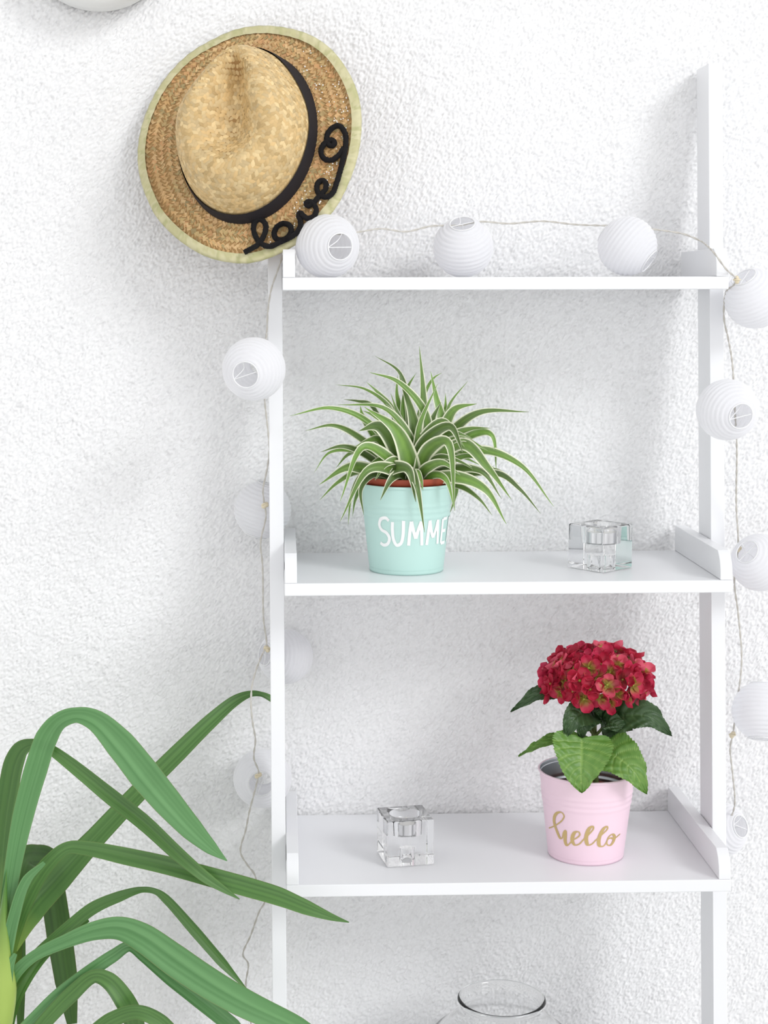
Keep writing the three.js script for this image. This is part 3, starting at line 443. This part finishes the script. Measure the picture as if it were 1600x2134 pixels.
// ---------------------------------------------------------------- glass vase on the fourth shelf
{
  const y = shelfY[3] + 0.0003, z = 0.19, q = at(1045, 2088, z), H = q.y - y;
  const prof = t => { const k = [[0, 0.055], [0.02, 0.062], [0.15, 0.095], [0.35, 0.122], [0.55, 0.122], [0.72, 0.103], [0.86, 0.074], [0.94, 0.061], [1, 0.0615]]; let i = 0; while (i < k.length - 2 && t > k[i + 1][0]) i++; const c = new THREE.CatmullRomCurve3(k.map(p => V(p[1], p[0], 0))); return c.getPoint((i + (t - k[i][0]) / (k[i + 1][0] - k[i][0])) / (k.length - 1)).x; };
  const out = [[0.0001, 0]], inn = []; for (let i = 0; i <= 48; i++) { const t = i / 48; out.push([prof(t), t * H]); } out.push([0.0640, H + 0.0012], [0.0652, H + 0.0035], [0.0645, H + 0.006], [0.0620, H + 0.0073], [0.0592, H + 0.006], [0.0580, H + 0.003]);
  for (let i = 48; i >= 3; i--) { const t = i / 48; inn.push([prof(t) - 0.0035, t * H]); } inn.push([0.0001, 3 / 48 * H]);
  const m = part('glass_vase', lathe([...out, ...inn], 96), phys(0xffffff, 0.01, { transmission: 1, thickness: 0.004, ior: 1.45, attenuationColor: new THREE.Color(0.9, 0.97, 0.95), attenuationDistance: 0.3 }), scene);
  m.position.set(q.x, y, z); m.userData = { label: 'clear round glass vase with a thick rim at the bottom of the picture', category: 'vase' };
}

// ---------------------------------------------------------------- yucca at the lower left
{
  const base = V(at(-10, 2134, 0.26).x, 0, 0.26);
  const o = thing('yucca', 'large yucca with long arching green leaves at the lower left', 'houseplant', base);
  part('plant_pot', lathe([[0, 0], [0.12, 0], [0.125, 0.004], [0.155, 0.28], [0.165, 0.285], [0.165, 0.305], [0.15, 0.305], [0.148, 0.27], [0, 0.268]], 64), std(srgb(215, 212, 205), 0.6), o);
  part('trunk', tube([V(0, 0.26, 0), V(0.005, 0.38, 0.0), V(0, 0.46, 0)], 0.021, 20, 14), std(srgb(120, 98, 68), 0.9), o);
  const P = (x, y, z) => at(x, y, z).sub(base);
  { const c = new THREE.CatmullRomCurve3([V(0, 0.44, 0), P(2, 2134, 0.285), P(9, 2060, 0.29), P(8, 1985, 0.292), P(8, 1900, 0.295), P(14, 1810, 0.298)]);
    part('leaf_crown', grid(16, 40, (a, b) => { const p = c.getPoint(b), r = 0.0155 * Math.min(1, (1 - b) * 1.7) * (1 + 0.12 * Math.sin(a * 6.283 * 3 + b * 9)), th = a * Math.PI * 2; return V(p.x + r * Math.sin(th), p.y, p.z + r * Math.cos(th)); }, (a, b) => srgb(172, 198, 96).lerp(srgb(84, 134, 56), sm(0.45, 0.95, b)), true), leafMat, o, 'yellow-green leaf sheaths'); }
  const mm = 2.3 / F, cols = [-1, -0.95, -0.8, -0.62, -0.45, -0.3, -0.16, -0.05, 0.05, 0.16, 0.3, 0.45, 0.62, 0.8, 0.95, 1];
  const K = (pts) => pts.map(([x, y]) => [x / 2.162, 1400 + y / 2.162]);
  function yl(pts, widths, zs, tone, roll, fold = 0.12, wscale = 1) {
    const n = pts.length, p3 = pts.map(([x, y], i) => P(x, y, lerpList(zs, i / (n - 1))));
    const A = tone === 2 ? srgb(70, 122, 64) : tone === 1 ? srgb(58, 98, 42) : srgb(44, 76, 28), B = tone === 2 ? srgb(112, 162, 104) : tone === 1 ? srgb(96, 140, 70) : srgb(70, 110, 44), E = srgb(140, 120, 70);
    const ph = rr(0, 9);
    const g = blade(p3, widths.map(w => w * mm * wscale), V(0.1, 0.3, 1).normalize(), roll, fold, (x, t) => { const k = 0.5 + 0.32 * noise2(x * 3 + ph, t * 1.2) + 0.22 * noise2(x * 9 + ph * 3, t * 0.8); const c = A.clone().lerp(B, Math.min(1, Math.max(0, k))); if (t < 0.1) c.lerp(srgb(160, 190, 90), 0.7 * (1 - t / 0.1)); return Math.abs(x) > 0.97 ? c.lerp(E, 0.5) : c; }, cols, 70);
    part('leaf', g, leafMat, o);
  }
  // far leaves first, then near ones
  yl([[20, 1975], [60, 1900], [120, 1832], [200, 1745], [290, 1650], [370, 1570], [440, 1502], [490, 1460], [522, 1446], [545, 1447], [565, 1456], [580, 1466]], [36, 62, 58, 44, 40, 38, 32, 24, 14, 11, 15, 8], [0.25, 0.2, 0.15, 0.11, 0.085, 0.075], 1, 0.15, 0.08);
  yl(K([[60, 1400], [60, 1200], [80, 980], [110, 850], [160, 832], [215, 850], [240, 1000], [270, 1200], [300, 1400], [325, 1587]]), [30, 40, 46, 52, 50, 52, 54, 56, 50, 22], [0.25, 0.22, 0.15, 0.1, 0.09], 0, 0, 0.06);
  yl(K([[60, 900], [75, 1000], [85, 1200], [92, 1400], [92, 1600]]), [16, 30, 28, 22, 14], [0.2, 0.16, 0.15], 0, 0, 0.06);
  yl([[-10, 2050], [-2, 1850], [8, 1720], [18, 1650], [30, 1590], [45, 1562], [64, 1552], [84, 1553], [105, 1562], [150, 1595], [230, 1660], [300, 1715], [370, 1780], [430, 1830], [470, 1856], [499, 1874]], [26, 30, 38, 42, 42, 36, 24, 18, 20, 26, 32, 32, 28, 22, 12, 2], [0.27, 0.27, 0.28, 0.29, 0.31, 0.33, 0.345, 0.35], 1, 0.2, 0.14);
  yl([[2, 2030], [14, 1900], [28, 1800], [48, 1700], [74, 1605], [98, 1535], [124, 1502], [160, 1490], [200, 1502], [250, 1550], [300, 1612], [350, 1672], [400, 1728], [440, 1767], [473, 1794]], [24, 28, 34, 42, 46, 44, 34, 30, 42, 58, 62, 56, 44, 26, 2], [0.28, 0.3, 0.33, 0.35, 0.37, 0.38], 2, -0.15, 0.10);
  yl([[10, 2040], [30, 1940], [60, 1860], [100, 1800], [140, 1767], [180, 1768], [260, 1784], [350, 1804], [440, 1828], [520, 1850], [580, 1868], [640, 1892], [690, 1911], [727, 1922]], [20, 32, 38, 30, 24, 28, 34, 36, 38, 38, 36, 28, 14, 2], [0.28, 0.28, 0.29, 0.3, 0.325, 0.35, 0.37, 0.375], 1, 0.1, 0.10);
  yl(K([[30, 1500], [70, 1400], [150, 1290], [300, 1160], [420, 1065], [540, 1012], [640, 982], [700, 990], [745, 1022], [880, 1172], [1000, 1310], [1110, 1430]]), [16, 18, 20, 26, 26, 22, 12, 12, 18, 22, 20, 3], [0.28, 0.27, 0.26, 0.26, 0.25, 0.25], 1, 0.2, 0.12);
  yl(K([[10, 1480], [60, 1370], [150, 1283], [300, 1212], [430, 1165], [540, 1155], [640, 1195], [790, 1300], [940, 1400], [1100, 1492], [1330, 1600], [1500, 1690]]), [28, 26, 22, 28, 38, 46, 56, 62, 60, 56, 46, 20], [0.28, 0.3, 0.32, 0.34, 0.36, 0.37], 2, -0.1, 0.1);
  yl(K([[30, 1680], [130, 1588], [260, 1462], [400, 1355], [510, 1280], [585, 1238], [650, 1285], [770, 1380], [900, 1478], [1050, 1600], [1120, 1660]]), [20, 26, 28, 28, 26, 20, 22, 30, 34, 32, 10], [0.29, 0.3, 0.31, 0.32, 0.33], 2, 0.15, 0.14);
  yl(K([[100, 1700], [200, 1580], [320, 1455], [425, 1372], [490, 1392], [555, 1470], [600, 1560], [620, 1660]]), [22, 30, 32, 26, 34, 40, 42, 30], [0.3, 0.31, 0.33, 0.33], 1, 0, 0.1);
  yl(K([[380, 1660], [500, 1570], [620, 1533], [720, 1575], [800, 1660]]), [28, 32, 28, 30, 30], [0.33, 0.36, 0.37], 1, 0, 0.1);
  yl(K([[5, 1480], [22, 1320], [62, 1110], [120, 940], [200, 860]]), [26, 26, 24, 20, 8], [0.285, 0.3, 0.31], 2, 0, 0.1);
  yl(K([[0, 1560], [22, 1440], [40, 1330], [70, 1270]]), [30, 30, 22, 8], [0.29, 0.3, 0.3], 2, 0, 0.1);
  yl(K([[40, 1640], [70, 1500], [160, 1330], [260, 1220], [400, 1120]]), [14, 18, 20, 18, 6], [0.28, 0.27, 0.26], 1, 0.3, 0.1);
}
scene.traverse(m => { if (m.isMesh) { m.castShadow = true; m.receiveShadow = true; } });
renderer.render(scene, camera);
